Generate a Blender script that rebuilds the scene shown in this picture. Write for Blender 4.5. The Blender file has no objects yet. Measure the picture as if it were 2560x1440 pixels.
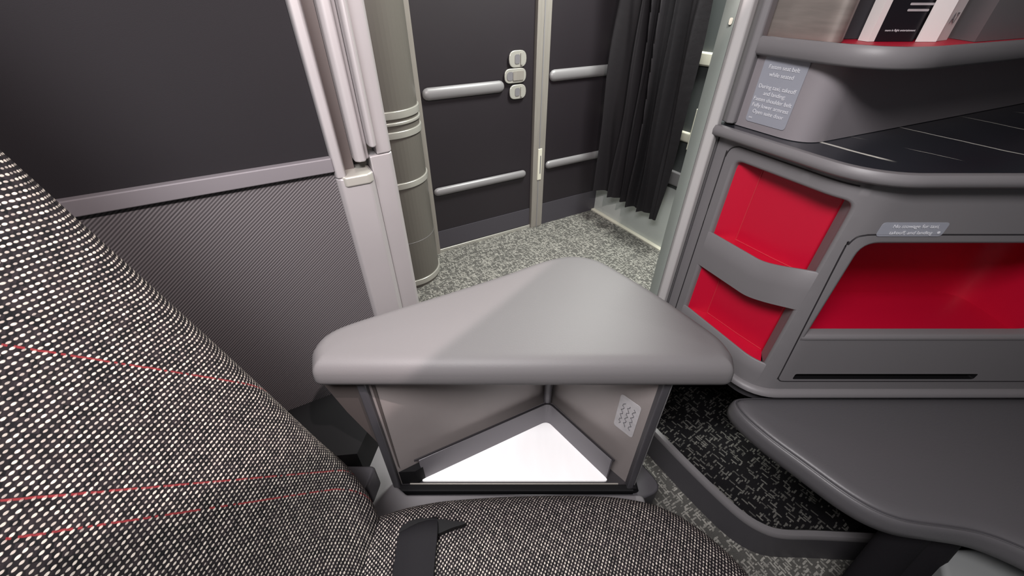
import bpy, bmesh, math, random
import numpy as np
from mathutils import Vector, Matrix
from mathutils.geometry import delaunay_2d_cdt
random.seed(4)
SC = bpy.context.scene
COL = SC.collection
H = 1.15                                  # eye height above the cabin floor
FPX = 980.0
PITCH = math.radians(37.0)
# ------------------------------------------------------------------ camera, world, lights
cd = bpy.data.cameras.new('camera'); cam = bpy.data.objects.new('camera', cd); COL.objects.link(cam)
cd.sensor_fit = 'HORIZONTAL'; cd.sensor_width = 36.0; cd.lens = FPX/2560*36
cd.clip_start = 0.02
cam.location = (0, 0, H); cam.rotation_euler = (math.pi/2-PITCH, 0, 0)
SC.camera = cam
SC.view_settings.view_transform = 'Standard'; SC.view_settings.look = 'None'
SC.view_settings.exposure = 0.32; SC.view_settings.gamma = 1.0
SC.view_settings.use_curve_mapping = False
W = bpy.data.worlds.new('cabin_ambient'); SC.world = W; W.use_nodes = True
W.node_tree.nodes['Background'].inputs[0].default_value = (0.93, 0.95, 1.0, 1)
W.node_tree.nodes['Background'].inputs[1].default_value = 0.10

def lamp(name, kind, loc, target, energy, color, **kw):
    l = bpy.data.lights.new(name, kind); l.energy = energy; l.color = color
    for k, v in kw.items(): setattr(l, k, v)
    o = bpy.data.objects.new(name, l); COL.objects.link(o); o.location = loc
    d = Vector(target)-Vector(loc)
    o.rotation_euler = d.to_track_quat('-Z', 'Y').to_euler()
    return o
lamp('aisle_ceiling_light', 'AREA', (0.70, 1.62, 2.08), (0.7, 1.62, 0), 62, (0.97, 1.0, 0.94), shape='RECTANGLE', size=0.5, size_y=0.35)
lamp('cabin_wash_light', 'AREA', (-0.22, -0.20, 1.72), (-0.12, 0.45, 0.3), 15.5, (1.0, 0.97, 0.98), shape='RECTANGLE', size=0.5, size_y=0.3, spread=math.radians(145))
lamp('reading_light', 'SPOT', (0.174, 0.007, 1.67), (0.174-0.721, 0.007+0.661, 1.88), 50, (1.0, 0.86, 0.85), spot_size=math.radians(150), spot_blend=0.02, shadow_soft_size=0.010)

# ------------------------------------------------------------------ helpers
sp, cp = math.sin(PITCH), math.cos(PITCH)
def ray(u, v):
    a = (u-1280)/FPX; b = (v-720)/FPX
    return Vector((a, cp-b*sp, -sp-b*cp))
def hit_z(u, v, z):
    d = ray(u, v); t = (z-H)/d.z
    return Vector((d.x*t, d.y*t, z))
def hit_n(u, v, n, c):
    d = ray(u, v); t = c/(n[0]*d.x+n[1]*d.y)
    return Vector((d.x*t, d.y*t, H+d.z*t))
D1 = Vector((math.cos(math.radians(30)), math.sin(math.radians(30)), 0))    # across the aircraft
D2 = Vector((-D1.y, D1.x, 0))                                              # along the aisle
Z = Vector((0, 0, 1))

def srgb(r, g, b):
    f = lambda c: ((c/255+0.055)/1.055)**2.4 if c > 10 else c/255/12.92
    return (f(r), f(g), f(b), 1)
KEEP = ('white tray liner', 'white card')
def mat(name, col, rough=0.5, metal=0.0, spec=0.5, bump=None, noise=None, coat=0):
    m = bpy.data.materials.new(name); m.use_nodes = True
    nt = m.node_tree; b = nt.nodes['Principled BSDF']
    if name not in KEEP: col = tuple(c*0.80 for c in col[:3])+(1,)
    b.inputs['Base Color'].default_value = col
    b.inputs['Roughness'].default_value = rough
    b.inputs['Metallic'].default_value = metal
    b.inputs['Specular IOR Level'].default_value = spec
    b.inputs['Coat Weight'].default_value = coat
    tc = nt.nodes.new('ShaderNodeTexCoord')
    if bump:
        n = nt.nodes.new('ShaderNodeTexNoise'); n.inputs['Scale'].default_value = bump[0]; n.inputs['Detail'].default_value = 3
        nt.links.new(tc.outputs['Object'], n.inputs['Vector'])
        bp = nt.nodes.new('ShaderNodeBump'); bp.inputs['Strength'].default_value = bump[1]; bp.inputs['Distance'].default_value = bump[2]
        nt.links.new(n.outputs['Fac'], bp.inputs['Height']); nt.links.new(bp.outputs['Normal'], b.inputs['Normal'])
    if noise:
        n = nt.nodes.new('ShaderNodeTexNoise'); n.inputs['Scale'].default_value = noise[0]; n.inputs['Detail'].default_value = 4
        mp = nt.nodes.new('ShaderNodeMapping'); mp.inputs['Scale'].default_value = noise[2] if len(noise) > 2 else (1, 1, 1)
        nt.links.new(tc.outputs['Object'], mp.inputs['Vector']); nt.links.new(mp.outputs['Vector'], n.inputs['Vector'])
        mr = nt.nodes.new('ShaderNodeMapRange'); mr.inputs['From Min'].default_value = 0.3; mr.inputs['From Max'].default_value = 0.7
        mr.inputs['To Min'].default_value = 1-noise[1]; mr.inputs['To Max'].default_value = 1+noise[1]
        nt.links.new(n.outputs['Fac'], mr.inputs['Value'])
        vm = nt.nodes.new('ShaderNodeVectorMath'); vm.operation = 'SCALE'; vm.inputs[0].default_value = col[:3]
        nt.links.new(mr.outputs['Result'], vm.inputs['Scale']); nt.links.new(vm.outputs['Vector'], b.inputs['Base Color'])
    return m

class NB:
    def __init__(s, nt): s.nt = nt
    def v(s, x, inp):
        if hasattr(x, 'links'): s.nt.links.new(x, inp)
        else: inp.default_value = x
    def m(s, op, a, b=0.0, c=None):
        n = s.nt.nodes.new('ShaderNodeMath'); n.operation = op
        s.v(a, n.inputs[0]); s.v(b, n.inputs[1])
        if c is not None: s.v(c, n.inputs[2])
        return n.outputs[0]
    def dot(s, vec, k):
        n = s.nt.nodes.new('ShaderNodeVectorMath'); n.operation = 'DOT_PRODUCT'
        s.nt.links.new(vec, n.inputs[0]); n.inputs[1].default_value = k
        return n.outputs['Value']
    def rnd(s, x, y, seed=0.0):
        c = s.nt.nodes.new('ShaderNodeCombineXYZ'); s.v(x, c.inputs[0]); s.v(y, c.inputs[1]); c.inputs[2].default_value = seed
        w = s.nt.nodes.new('ShaderNodeTexWhiteNoise'); w.noise_dimensions = '3D'; s.nt.links.new(c.outputs[0], w.inputs[0])
        return w.outputs['Value']
    def mix(s, f, a, b):
        n = s.nt.nodes.new('ShaderNodeMix'); n.data_type = 'RGBA'
        s.v(f, n.inputs[0]); s.v(a, n.inputs[6]); s.v(b, n.inputs[7])
        return n.outputs[2]
    def step(s, x, lo, hi):
        n = s.nt.nodes.new('ShaderNodeMapRange'); n.interpolation_type = 'SMOOTHSTEP'
        s.v(x, n.inputs[0]); n.inputs[1].default_value = lo; n.inputs[2].default_value = hi
        return n.outputs[0]

def weave_mat(name, e1, e2, pu=0.0062, pv=0.0038, lines=(), LA=0.0020, LB=0.00118, CA=0.64, SA=0.77):
    m = bpy.data.materials.new(name); m.use_nodes = True; nt = m.node_tree; B = NB(nt)
    b = nt.nodes['Principled BSDF']; b.inputs['Roughness'].default_value = 0.85; b.inputs['Specular IOR Level'].default_value = 0.15
    uv = nt.nodes.new('ShaderNodeUVMap').outputs[0]
    u0 = B.dot(uv, (e1[0], e1[1], 0)); v0 = B.dot(uv, (e2[0], e2[1], 0))
    nz = nt.nodes.new('ShaderNodeTexNoise'); nz.inputs['Scale'].default_value = 90; nt.links.new(uv, nz.inputs['Vector'])
    wob = B.m('SUBTRACT', nz.outputs['Fac'], 0.5)
    u = B.m('MULTIPLY_ADD', wob, 0.0022, u0); v = B.m('MULTIPLY_ADD', wob, 0.0014, v0)
    vr = B.m('DIVIDE', v, pv); row = B.m('FLOOR', vr)
    off = B.m('MULTIPLY', B.m('FLOORED_MODULO', row, 2.0), 0.5)
    ur = B.m('ADD', B.m('DIVIDE', u, pu), off); cell = B.m('FLOOR', ur)
    fu = B.m('SUBTRACT', B.m('FRACT', ur), 0.5); fv = B.m('SUBTRACT', B.m('FRACT', vr), 0.5)
    r = B.rnd(cell, row)
    x = B.m('MULTIPLY', fu, pu); y = B.m('MULTIPLY', fv, pv)                  # slanted oval yarn dots
    la = B.m('MULTIPLY', B.m('ADD', B.m('MULTIPLY', x, CA), B.m('MULTIPLY', y, SA)), 1/LA)
    lb = B.m('MULTIPLY', B.m('SUBTRACT', B.m('MULTIPLY', y, CA), B.m('MULTIPLY', x, SA)), 1/LB)
    d = B.m('SQRT', B.m('ADD', B.m('POWER', la, 2.0), B.m('POWER', lb, 2.0)))
    size = B.m('MULTIPLY_ADD', r, 0.22, 0.78)
    mask = B.m('SUBTRACT', 1.0, B.step(B.m('SUBTRACT', d, size), -0.22, 0.22))
    yarn = B.mix(r, srgb(122, 115, 110), srgb(172, 163, 155))
    base = B.mix(B.rnd(cell, row, 3.0), srgb(9, 9, 12), srgb(33, 28, 31))
    col = B.mix(mask, base, yarn)
    for lv in lines:
        dist = B.m('ABSOLUTE', B.m('SUBTRACT', v, lv))
        lm = B.m('SUBTRACT', 1.0, B.step(dist, 0.0005, 0.0013))
        fray = B.m('GREATER_THAN', B.rnd(B.m('FLOOR', B.m('DIVIDE', u, 0.0031)), 1.0, lv), 0.22)
        col = B.mix(B.m('MULTIPLY', B.m('MULTIPLY', lm, fray), 0.62), col, srgb(128, 40, 44))
    nt.links.new(col, b.inputs['Base Color'])
    bp = nt.nodes.new('ShaderNodeBump'); bp.inputs['Strength'].default_value = 0.6; bp.inputs['Distance'].default_value = 0.0012
    nt.links.new(mask, bp.inputs['Height']); nt.links.new(bp.outputs['Normal'], b.inputs['Normal'])
    return m

def rib_mat(name):
    m = bpy.data.materials.new(name); m.use_nodes = True; nt = m.node_tree; B = NB(nt)
    b = nt.nodes['Principled BSDF']; b.inputs['Roughness'].default_value = 0.6
    tc = nt.nodes.new('ShaderNodeTexCoord').outputs['Object']
    a = math.radians(36)
    n3 = (D1*(-math.sin(a))+Z*math.cos(a))
    nz = nt.nodes.new('ShaderNodeTexNoise'); nz.inputs['Scale'].default_value = 14; nz.inputs['Detail'].default_value = 5; nt.links.new(tc, nz.inputs['Vector'])
    x = B.m('MULTIPLY_ADD', nz.outputs['Fac'], 0.0025, B.dot(tc, tuple(n3)))
    w = B.m('MULTIPLY_ADD', B.m('SINE', B.m('MULTIPLY', x, 2*math.pi/0.0047)), 0.5, 0.5)
    rows = B.rnd(B.m('FLOOR', B.m('DIVIDE', x, 0.0047)), 0.0)
    c = B.mix(w, srgb(50, 47, 49), srgb(108, 104, 106))
    c = B.mix(B.m('MULTIPLY', rows, 0.25), c, srgb(80, 76, 78))
    nt.links.new(c, b.inputs['Base Color'])
    bp = nt.nodes.new('ShaderNodeBump'); bp.inputs['Strength'].default_value = 0.5; bp.inputs['Distance'].default_value = 0.001
    nt.links.new(w, bp.inputs['Height']); nt.links.new(bp.outputs['Normal'], b.inputs['Normal'])
    return m

def carpet_mat(name, lo, hi, ang, gain=0.0):
    m = bpy.data.materials.new(name); m.use_nodes = True; nt = m.node_tree; B = NB(nt)
    b = nt.nodes['Principled BSDF']; b.inputs['Roughness'].default_value = 0.95; b.inputs['Specular IOR Level'].default_value = 0.1
    tc = nt.nodes.new('ShaderNodeTexCoord').outputs['Object']
    nz = nt.nodes.new('ShaderNodeTexNoise'); nz.inputs['Scale'].default_value = 120; nt.links.new(tc, nz.inputs['Vector'])
    wob = B.m('MULTIPLY', B.m('SUBTRACT', nz.outputs['Fac'], 0.5), 0.004)
    tot = None
    for k, (da, pu, pv, th) in enumerate(((0, 0.018, 0.0068, 0.64+gain), (90, 0.021, 0.0068, 0.68+gain), (0, 0.008, 0.0050, 0.84+gain/2))):
        t = math.radians(ang+da)
        u = B.m('ADD', B.dot(tc, (math.cos(t), math.sin(t), 0)), wob); v = B.m('ADD', B.dot(tc, (-math.sin(t), math.cos(t), 0)), wob)
        vr = B.m('DIVIDE', v, pv); row = B.m('FLOOR', vr)
        ur = B.m('ADD', B.m('DIVIDE', u, pu), B.m('MULTIPLY', B.rnd(row, 7.0, k), 3.0)); cell = B.m('FLOOR', ur)
        on = B.m('GREATER_THAN', B.rnd(cell, row, k+0.5), th)
        fu = B.m('ABSOLUTE', B.m('SUBTRACT', B.m('FRACT', ur), 0.5)); fv = B.m('ABSOLUTE', B.m('SUBTRACT', B.m('FRACT', vr), 0.5))
        s = B.m('MULTIPLY', B.m('LESS_THAN', fu, 0.42), B.m('LESS_THAN', fv, 0.30))
        s = B.m('MULTIPLY', B.m('MULTIPLY', s, on), B.m('MULTIPLY_ADD', B.rnd(cell, row, k+9.0), 0.6, 0.4))
        tot = s if tot is None else B.m('MAXIMUM', tot, s)
    n2 = nt.nodes.new('ShaderNodeTexNoise'); n2.inputs['Scale'].default_value = 400; nt.links.new(tc, n2.inputs['Vector'])
    base = B.mix(n2.outputs['Fac'], tuple(x*0.6 for x in lo[:3])+(1,), tuple(x*1.4 for x in lo[:3])+(1,))
    c = B.mix(tot, base, hi)
    nt.links.new(c, b.inputs['Base Color'])
    bp = nt.nodes.new('ShaderNodeBump'); bp.inputs['Strength'].default_value = 0.8; bp.inputs['Distance'].default_value = 0.002
    nt.links.new(B.m('ADD', tot, n2.outputs['Fac']), bp.inputs['Height']); nt.links.new(bp.outputs['Normal'], b.inputs['Normal'])
    return m

def marble_mat(name):
    m = bpy.data.materials.new(name); m.use_nodes = True; nt = m.node_tree; B = NB(nt)
    b = nt.nodes['Principled BSDF']; b.inputs['Roughness'].default_value = 0.22; b.inputs['Specular IOR Level'].default_value = 0.45
    tc = nt.nodes.new('ShaderNodeTexCoord').outputs['Object']
    nz = nt.nodes.new('ShaderNodeTexNoise'); nz.inputs['Scale'].default_value = 9; nz.inputs['Detail'].default_value = 6; nt.links.new(tc, nz.inputs['Vector'])
    wob = B.m('SUBTRACT', nz.outputs['Fac'], 0.5)
    col = srgb(34, 36, 42)
    n2 = nt.nodes.new('ShaderNodeTexNoise'); n2.inputs['Scale'].default_value = 5; nt.links.new(tc, n2.inputs['Vector'])
    col = B.mix(n2.outputs['Fac'], srgb(26, 27, 33), srgb(50, 52, 58))
    # veins run roughly along one direction with gentle wander; each is a pair of end points on the shelf (metres)
    for (p, q, w, s) in VEINS:
        d = (q-p); L = d.length; e = d/L; n = Vector((-e.y, e.x))
        x = B.m('SUBTRACT', B.dot(tc, (n.x, n.y, 0)), n.dot(p)); x = B.m('MULTIPLY_ADD', wob, 0.016, x)
        al = B.m('SUBTRACT', B.dot(tc, (e.x, e.y, 0)), e.dot(p))
        k = B.m('SUBTRACT', 1.0, B.step(B.m('ABSOLUTE', x), w*0.3, w))
        k = B.m('MULTIPLY', k, B.m('MULTIPLY', B.step(al, -0.01, 0.02), B.m('SUBTRACT', 1.0, B.step(al, L-0.03, L))))
        col = B.mix(B.m('MULTIPLY', k, s), col, srgb(225, 222, 212))
    nt.links.new(col, b.inputs['Base Color'])
    return m

def link(name, me, m, parent=None):
    o = bpy.data.objects.new(name, me); COL.objects.link(o)
    if m: me.materials.append(m)
    if parent: o.parent = parent
    return o
def smooth(o, ang=40):
    me = o.data
    for p in me.polygons: p.use_smooth = True
    bm = bmesh.new(); bm.from_mesh(me)
    for e in bm.edges:
        if len(e.link_faces) == 2: e.smooth = e.calc_face_angle(0) < math.radians(ang)
        else: e.smooth = False
    bm.to_mesh(me); bm.free()
    return o
def bev(o, w, seg=3, ang=35):
    md = o.modifiers.new('edge', 'BEVEL'); md.width = w; md.segments = seg; md.limit_method = 'ANGLE'; md.angle_limit = math.radians(ang)
    md.harden_normals = False
    for p in o.data.polygons: p.use_smooth = True
    wn = o.modifiers.new('wn', 'WEIGHTED_NORMAL'); wn.keep_sharp = False
    return o
def meshobj(name, verts, faces, m, parent=None):
    me = bpy.data.meshes.new(name); me.from_pydata([tuple(v) for v in verts], [], faces)
    bm = bmesh.new(); bm.from_mesh(me); bmesh.ops.recalc_face_normals(bm, faces=bm.faces); bm.to_mesh(me); bm.free()
    return link(name, me, m, parent)
def prism(name, pts, z0, z1, m, parent=None, b=0, seg=3):
    n = len(pts); V = [(p[0], p[1], z0) for p in pts]+[(p[0], p[1], z1) for p in pts]
    F = [list(range(n))[::-1], list(range(n, 2*n))]+[[i, (i+1) % n, n+(i+1) % n, n+i] for i in range(n)]
    o = meshobj(name, V, F, m, parent)
    if b: bev(o, b, seg)
    return o
def fbox(name, o0, ex, ey, ez, m, parent=None, b=0, seg=3):
    """box with corner o0 and edge vectors"""
    o0 = Vector(o0); V = []
    for k in (0, 1):
        for (i, j) in ((0, 0), (1, 0), (1, 1), (0, 1)): V.append(o0+ex*i+ey*j+ez*k)
    F = [[0, 1, 2, 3], [4, 5, 6, 7], [0, 1, 5, 4], [1, 2, 6, 5], [2, 3, 7, 6], [3, 0, 4, 7]]
    o = meshobj(name, V, F, m, parent)
    if b: bev(o, b, seg)
    return o
def loft(name, rings, m, parent=None, cap=True, closed=True, uvs=None):
    n = len(rings[0]); V = [v for r in rings for v in r]; F = []
    for k in range(len(rings)-1):
        for i in range(n if closed else n-1):
            F.append([k*n+i, k*n+(i+1) % n, (k+1)*n+(i+1) % n, (k+1)*n+i])
    if cap and closed:
        F.append(list(range(n))); F.append([(len(rings)-1)*n+i for i in range(n)])
    me = bpy.data.meshes.new(name); me.from_pydata([tuple(v) for v in V], [], F)
    if uvs:
        fl = [u for r in uvs for u in r]; L = me.uv_layers.new(name='UVMap')
        for p in me.polygons:
            for li in p.loop_indices: L.data[li].uv = fl[me.loops[li].vertex_index]
    bm = bmesh.new(); bm.from_mesh(me); bmesh.ops.recalc_face_normals(bm, faces=bm.faces); bm.to_mesh(me); bm.free()
    o = link(name, me, m, parent)
    return smooth(o, 50)
def rpoly(pts, r, seg=6):
    """round the corners of a 2-D polygon; r scalar or per corner"""
    out = []; n = len(pts)
    for i in range(n):
        p0, p, p1 = Vector(pts[i-1][:2]), Vector(pts[i][:2]), Vector(pts[(i+1) % n][:2])
        rr = r[i] if isinstance(r, (list, tuple)) else r
        a = (p0-p); c = (p1-p); la, lc = a.length, c.length
        if rr <= 0: out.append(p); continue
        a /= la; c /= lc; half = math.acos(max(-1, min(1, a.dot(c))))/2
        t = min(rr/math.tan(half), la*.48, lc*.48)
        s, e = p+a*t, p+c*t
        for k in range(seg+1):
            f = k/seg; out.append(s*(1-f)**2+p*2*f*(1-f)+e*f*f)
    return out
def offset2(pts, d):
    n = len(pts); ar = sum(pts[i].x*pts[(i+1) % n].y-pts[(i+1) % n].x*pts[i].y for i in range(n)); sgn = 1 if ar > 0 else -1
    out = []
    for i in range(n):
        t = (pts[(i+1) % n]-pts[i-1]); t.normalize(); nn = Vector((t.y, -t.x))*sgn
        out.append(pts[i]+nn*d)
    return out
def catmull(pts, k=6, closed=False):
    P = [Vector(p) for p in pts]; n = len(P); out = []
    for i in range(n if closed else n-1):
        p0 = P[(i-1) % n] if closed or i > 0 else P[0]*2-P[1]; p1 = P[i]; p2 = P[(i+1) % n]; p3 = P[(i+2) % n] if closed or i+2 < n else p2*2-p1
        for j in range(k):
            t = j/k
            out.append(0.5*((2*p1)+(p2-p0)*t+(2*p0-5*p1+4*p2-p3)*t*t+(3*p1-3*p2+p3-p0)*t**3))
    if not closed: out.append(P[-1])
    return out
def resample(pts, n, closed=True):
    P = [Vector(p) for p in pts]+([Vector(pts[0])] if closed else [])
    L = [0]
    for i in range(len(P)-1): L.append(L[-1]+(P[i+1]-P[i]).length)
    out = []; j = 0; N = n if closed else n-1
    for i in range(n):
        s = L[-1]*i/N
        while j < len(L)-2 and L[j+1] < s: j += 1
        f = (s-L[j])/max(1e-9, L[j+1]-L[j]); out.append(P[j].lerp(P[j+1], f))
    return out
def tube(name, pts, r, m, parent=None, seg=8, flat=None):
    """swept tube; flat=(w,h) gives an elliptical section in (side, up)"""
    P = [Vector(p) for p in pts]; rings = []
    for i, p in enumerate(P):
        t = (P[min(i+1, len(P)-1)]-P[max(i-1, 0)]).normalized()
        s = t.cross(Z); s = s.normalized() if s.length > 1e-4 else Vector((1, 0, 0)); u = s.cross(t).normalized()
        w, h = flat if flat else (r, r)
        rings.append([p+s*math.cos(2*math.pi*k/seg)*w+u*math.sin(2*math.pi*k/seg)*h for k in range(seg)])
    return loft(name, rings, m, parent)
def empty(name, loc, label, cat, group=None):
    o = bpy.data.objects.new(name, None); COL.objects.link(o); o['label'] = label; o['category'] = cat
    if group: o['group'] = group
    o.empty_display_size = 0.05
    return o
def struct(o): o['kind'] = 'structure'; return o
def text(name, s, origin, ex, ey, size, m, parent=None, align='CENTER', off=0.0006, line=1.0):
    cu = bpy.data.curves.new(name, 'FONT'); cu.body = s; cu.size = size; cu.align_x = align; cu.align_y = 'CENTER'; cu.space_line = line
    cu.extrude = 0.00012
    t = bpy.data.objects.new(name, cu); COL.objects.link(t)
    bpy.context.view_layer.update()
    me = bpy.data.meshes.new_from_object(t); bpy.data.objects.remove(t)
    ex = Vector(ex).normalized(); ey = Vector(ey).normalized(); n = ex.cross(ey)
    M = Matrix((ex, ey, n)).transposed().to_4x4(); M.translation = Vector(origin)+n*off
    me.transform(M); me.materials.clear()
    return link(name, me, m, parent)
def pts_plate(name, c, ex, ey, w, h, r, th, m, parent=None):
    ex = Vector(ex).normalized(); ey = Vector(ey).normalized(); n = ex.cross(ey)
    q = rpoly([(-w/2, -h/2), (w/2, -h/2), (w/2, h/2), (-w/2, h/2)], r, 5); N = len(q)
    V = [Vector(c)+ex*p.x+ey*p.y+n*k for k in (0, th) for p in q]
    F = [list(range(N)), list(range(N, 2*N))]+[[i, (i+1) % N, N+(i+1) % N, N+i] for i in range(N)]
    return meshobj(name, V, F, m, parent)

def cushion(name, ol, prof, zb, m, parent, side=((0.0, 0.0),), rings_at=(), grid=0.008):
    """padded slab: height above zb follows prof(distance from the outline)"""
    A = np.array([[p.x, p.y] for p in ol]); B_ = np.roll(A, -1, 0); E = B_-A; L2 = (E**2).sum(1)
    def dist(Q):
        out = []
        for c in range(0, len(Q), 2000):
            q = Q[c:c+2000, None, :]; t = np.clip(((q-A)*E).sum(2)/L2, 0, 1)
            out.append(np.sqrt(((q-A-E*t[..., None])**2).sum(2)).min(1))
        return np.concatenate(out)
    def inside(Q):
        c = np.zeros(len(Q), bool)
        for (x0, y0), (x1, y1) in zip(A, B_):
            if y0 == y1: continue
            k = ((y0 > Q[:, 1]) != (y1 > Q[:, 1])) & (Q[:, 0] < (x1-x0)*(Q[:, 1]-y0)/(y1-y0)+x0); c ^= k
        return c
    pts = [list(a) for a in A]; n = len(A)
    for r in rings_at:
        Q = np.array([[p.x, p.y] for p in offset2(ol, -r)]); ok = inside(Q) & (dist(Q) > r*0.97); pts += [list(q) for q in Q[ok]]
    x0, y0 = A.min(0); x1, y1 = A.max(0); mx = max(rings_at)
    gx, gy = np.meshgrid(np.arange(x0, x1, grid), np.arange(y0, y1, grid)); Q = np.stack([gx.ravel(), gy.ravel()], 1)
    Q = Q[inside(Q)]; Q = Q[dist(Q) > mx+grid*0.5]; pts += [list(q) for q in Q]
    r_ = delaunay_2d_cdt([Vector(p) for p in pts], [(i, (i+1) % n) for i in range(n)], [], 1, 1e-7)
    V2, F2, orig = r_[0], r_[2], r_[3]
    P_ = np.array([[v.x, v.y] for v in V2]); D = dist(P_)
    V = [(p[0], p[1], zb+prof(d)) for p, d in zip(P_, D)]; F = [list(f) for f in F2]
    ob = {}
    for i, o_ in enumerate(orig):
        for k in o_:
            if k < n: ob[k] = i
    prev = [ob[k] for k in range(n)]
    for o_, dz in side:
        base = len(V); V += [(p.x, p.y, zb+dz) for p in offset2(ol, o_)]
        cur = list(range(base, base+n))
        for i in range(n): F.append([prev[i], prev[(i+1) % n], cur[(i+1) % n], cur[i]])
        prev = cur
    F.append(prev)
    o = meshobj(name, V, F, m, parent); smooth(o, 60)
    return o
# ------------------------------------------------------------------ materials
M = {}
M['carpet'] = carpet_mat('aisle carpet', srgb(86, 85, 82), srgb(160, 158, 151), 28)
M['carpet_shade'] = carpet_mat('shaded footwell carpet', srgb(24, 23, 25), srgb(105, 103, 99), 35, 0.12)  # shadow under the console is darkened into these carpet colours
M['black_panel'] = mat('black laminate', srgb(37, 32, 37), 0.5, bump=(600, 0.15, 0.0004), noise=(3, 0.06))
M['wall_grey'] = mat('dark grey wall', srgb(84, 88, 88), 0.5)
M['kick'] = mat('slate kick panel', srgb(72, 69, 76), 0.45)
M['kick_light'] = mat('pale kick panel', srgb(214, 220, 216), 0.4, noise=(3, 0.06))
M['alu'] = mat('brushed aluminium', srgb(158, 153, 146), 0.4, 0.25, noise=(20, 0.06, (6, 6, 0.4)))
M['bumper'] = mat('grey bumper', srgb(140, 138, 140), 0.4, 0.15)
M['steel'] = mat('bright steel', srgb(196, 194, 186), 0.3, 0.4)
M['ivory'] = mat('ivory plastic', srgb(225, 222, 205), 0.4)
M['silver'] = mat('silver painted trim', srgb(188, 184, 185), 0.42, 0.35, noise=(4, 0.05))
M['jamb'] = mat('pale grey jamb paint', srgb(190, 187, 186), 0.45)
M['groove'] = mat('dark door channel', srgb(92, 84, 82), 0.5, 0.2)
M['rail'] = mat('satin rail', srgb(122, 118, 122), 0.6, 0.1)
M['felt'] = mat('charcoal upper panel', srgb(34, 32, 35), 0.8, spec=0.2, bump=(900, 0.3, 0.0006), noise=(4, 0.05))
M['ribbed'] = rib_mat('ribbed lower panel')
M['strip'] = mat('pale green grey strip', srgb(160, 168, 162), 0.45)
M['column'] = mat('olive grey column', srgb(108, 104, 98), 0.4, 0.1)
M['leather'] = mat('grey leather', srgb(110, 107, 108), 0.52, spec=0.28, bump=(320, 0.18, 0.0008))
M['leather_dark'] = mat('dark leather', srgb(90, 88, 91), 0.45, bump=(260, 0.2, 0.001))
M['taupe'] = mat('taupe metal panel', srgb(160, 151, 149), 0.42, 0.2, noise=(5, 0.08))
M['bin_dark'] = mat('dark bin frame', srgb(52, 49, 52), 0.4, 0.3)
M['band'] = mat('tray wall', srgb(112, 108, 113), 0.5)
M['white'] = mat('white tray liner', srgb(252, 250, 250), 0.5, noise=(6, 0.02, (5, 1, 1)))
M['plastic'] = mat('console plastic', srgb(124, 121, 123), 0.48, bump=(700, 0.08, 0.0004))
M['block'] = mat('lit console plastic', srgb(146, 140, 144), 0.48, bump=(700, 0.08, 0.0004))  # console plastic made paler for the light on the upper block
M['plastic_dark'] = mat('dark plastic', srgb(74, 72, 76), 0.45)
M['red'] = mat('red lining', srgb(204, 8, 50), 0.45)
M['red_glint'] = mat('red fillet glint', srgb(205, 50, 66), 0.3)  # lighter red: highlight on the lining's fillet put into the colour
M['black'] = mat('black', srgb(9, 8, 11), 0.7, spec=0.25)
M['strap'] = mat('black webbing', srgb(21, 19, 23), 0.8, spec=0.2, bump=(500, 0.4, 0.0006))
M['curtain'] = mat('black curtain cloth', srgb(26, 23, 27), 0.75, spec=0.3, bump=(40, 0.2, 0.004))
M['sticker'] = mat('grey sticker', srgb(160, 162, 172), 0.4)
M['sticker_light'] = mat('pale sticker', srgb(190, 186, 188), 0.4, noise=(60, 0.1))
M['ink'] = mat('white lettering', srgb(240, 240, 245), 0.5)
M['ink_dark'] = mat('grey lettering', srgb(120, 118, 122), 0.5)
M['card_black'] = mat('black card', srgb(26, 24, 30), 0.35)
M['card_white'] = mat('white card', srgb(238, 235, 232), 0.45)
M['brushed'] = mat('brushed bronze panel', srgb(150, 142, 136), 0.4, 0.4, noise=(14, 0.14, (1, 1, 8)))
M['pedestal'] = mat('grey pedestal', srgb(150, 152, 152), 0.5)
VEINS = []
def vn(u0, v0, u1, v1, w, s):
    p = hit_z(u0, v0, 0.95); q = hit_z(u1, v1, 0.95); VEINS.append((Vector((p.x, p.y)), Vector((q.x, q.y)), w, s))
vn(2010, 343, 2245, 407, 0.0052, 1.0); vn(2240, 316, 2600, 395, 0.0034, 0.8)
vn(2270, 372, 2420, 405, 0.0016, 0.55); vn(2400, 290, 2700, 352, 0.004, 0.45); vn(2120, 340, 2180, 352, 0.0015, 0.3); vn(2540, 280, 2700, 300, 0.004, 0.5)
M['marble'] = marble_mat('black marble')

# ------------------------------------------------------------------ setting
fl = prism('floor', [(-2.2, -1.2), (2.6, -1.2), (2.6, 3.4), (-2.2, 3.4)], -0.02, 0.0, M['carpet']); struct(fl)
ce = prism('ceiling', [(-2.2, -1.2), (2.6, -1.2), (2.6, 3.4), (-2.2, 3.4)], 2.2, 2.22, mat('ceiling panel', srgb(200, 200, 200), 0.7)); struct(ce)
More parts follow.
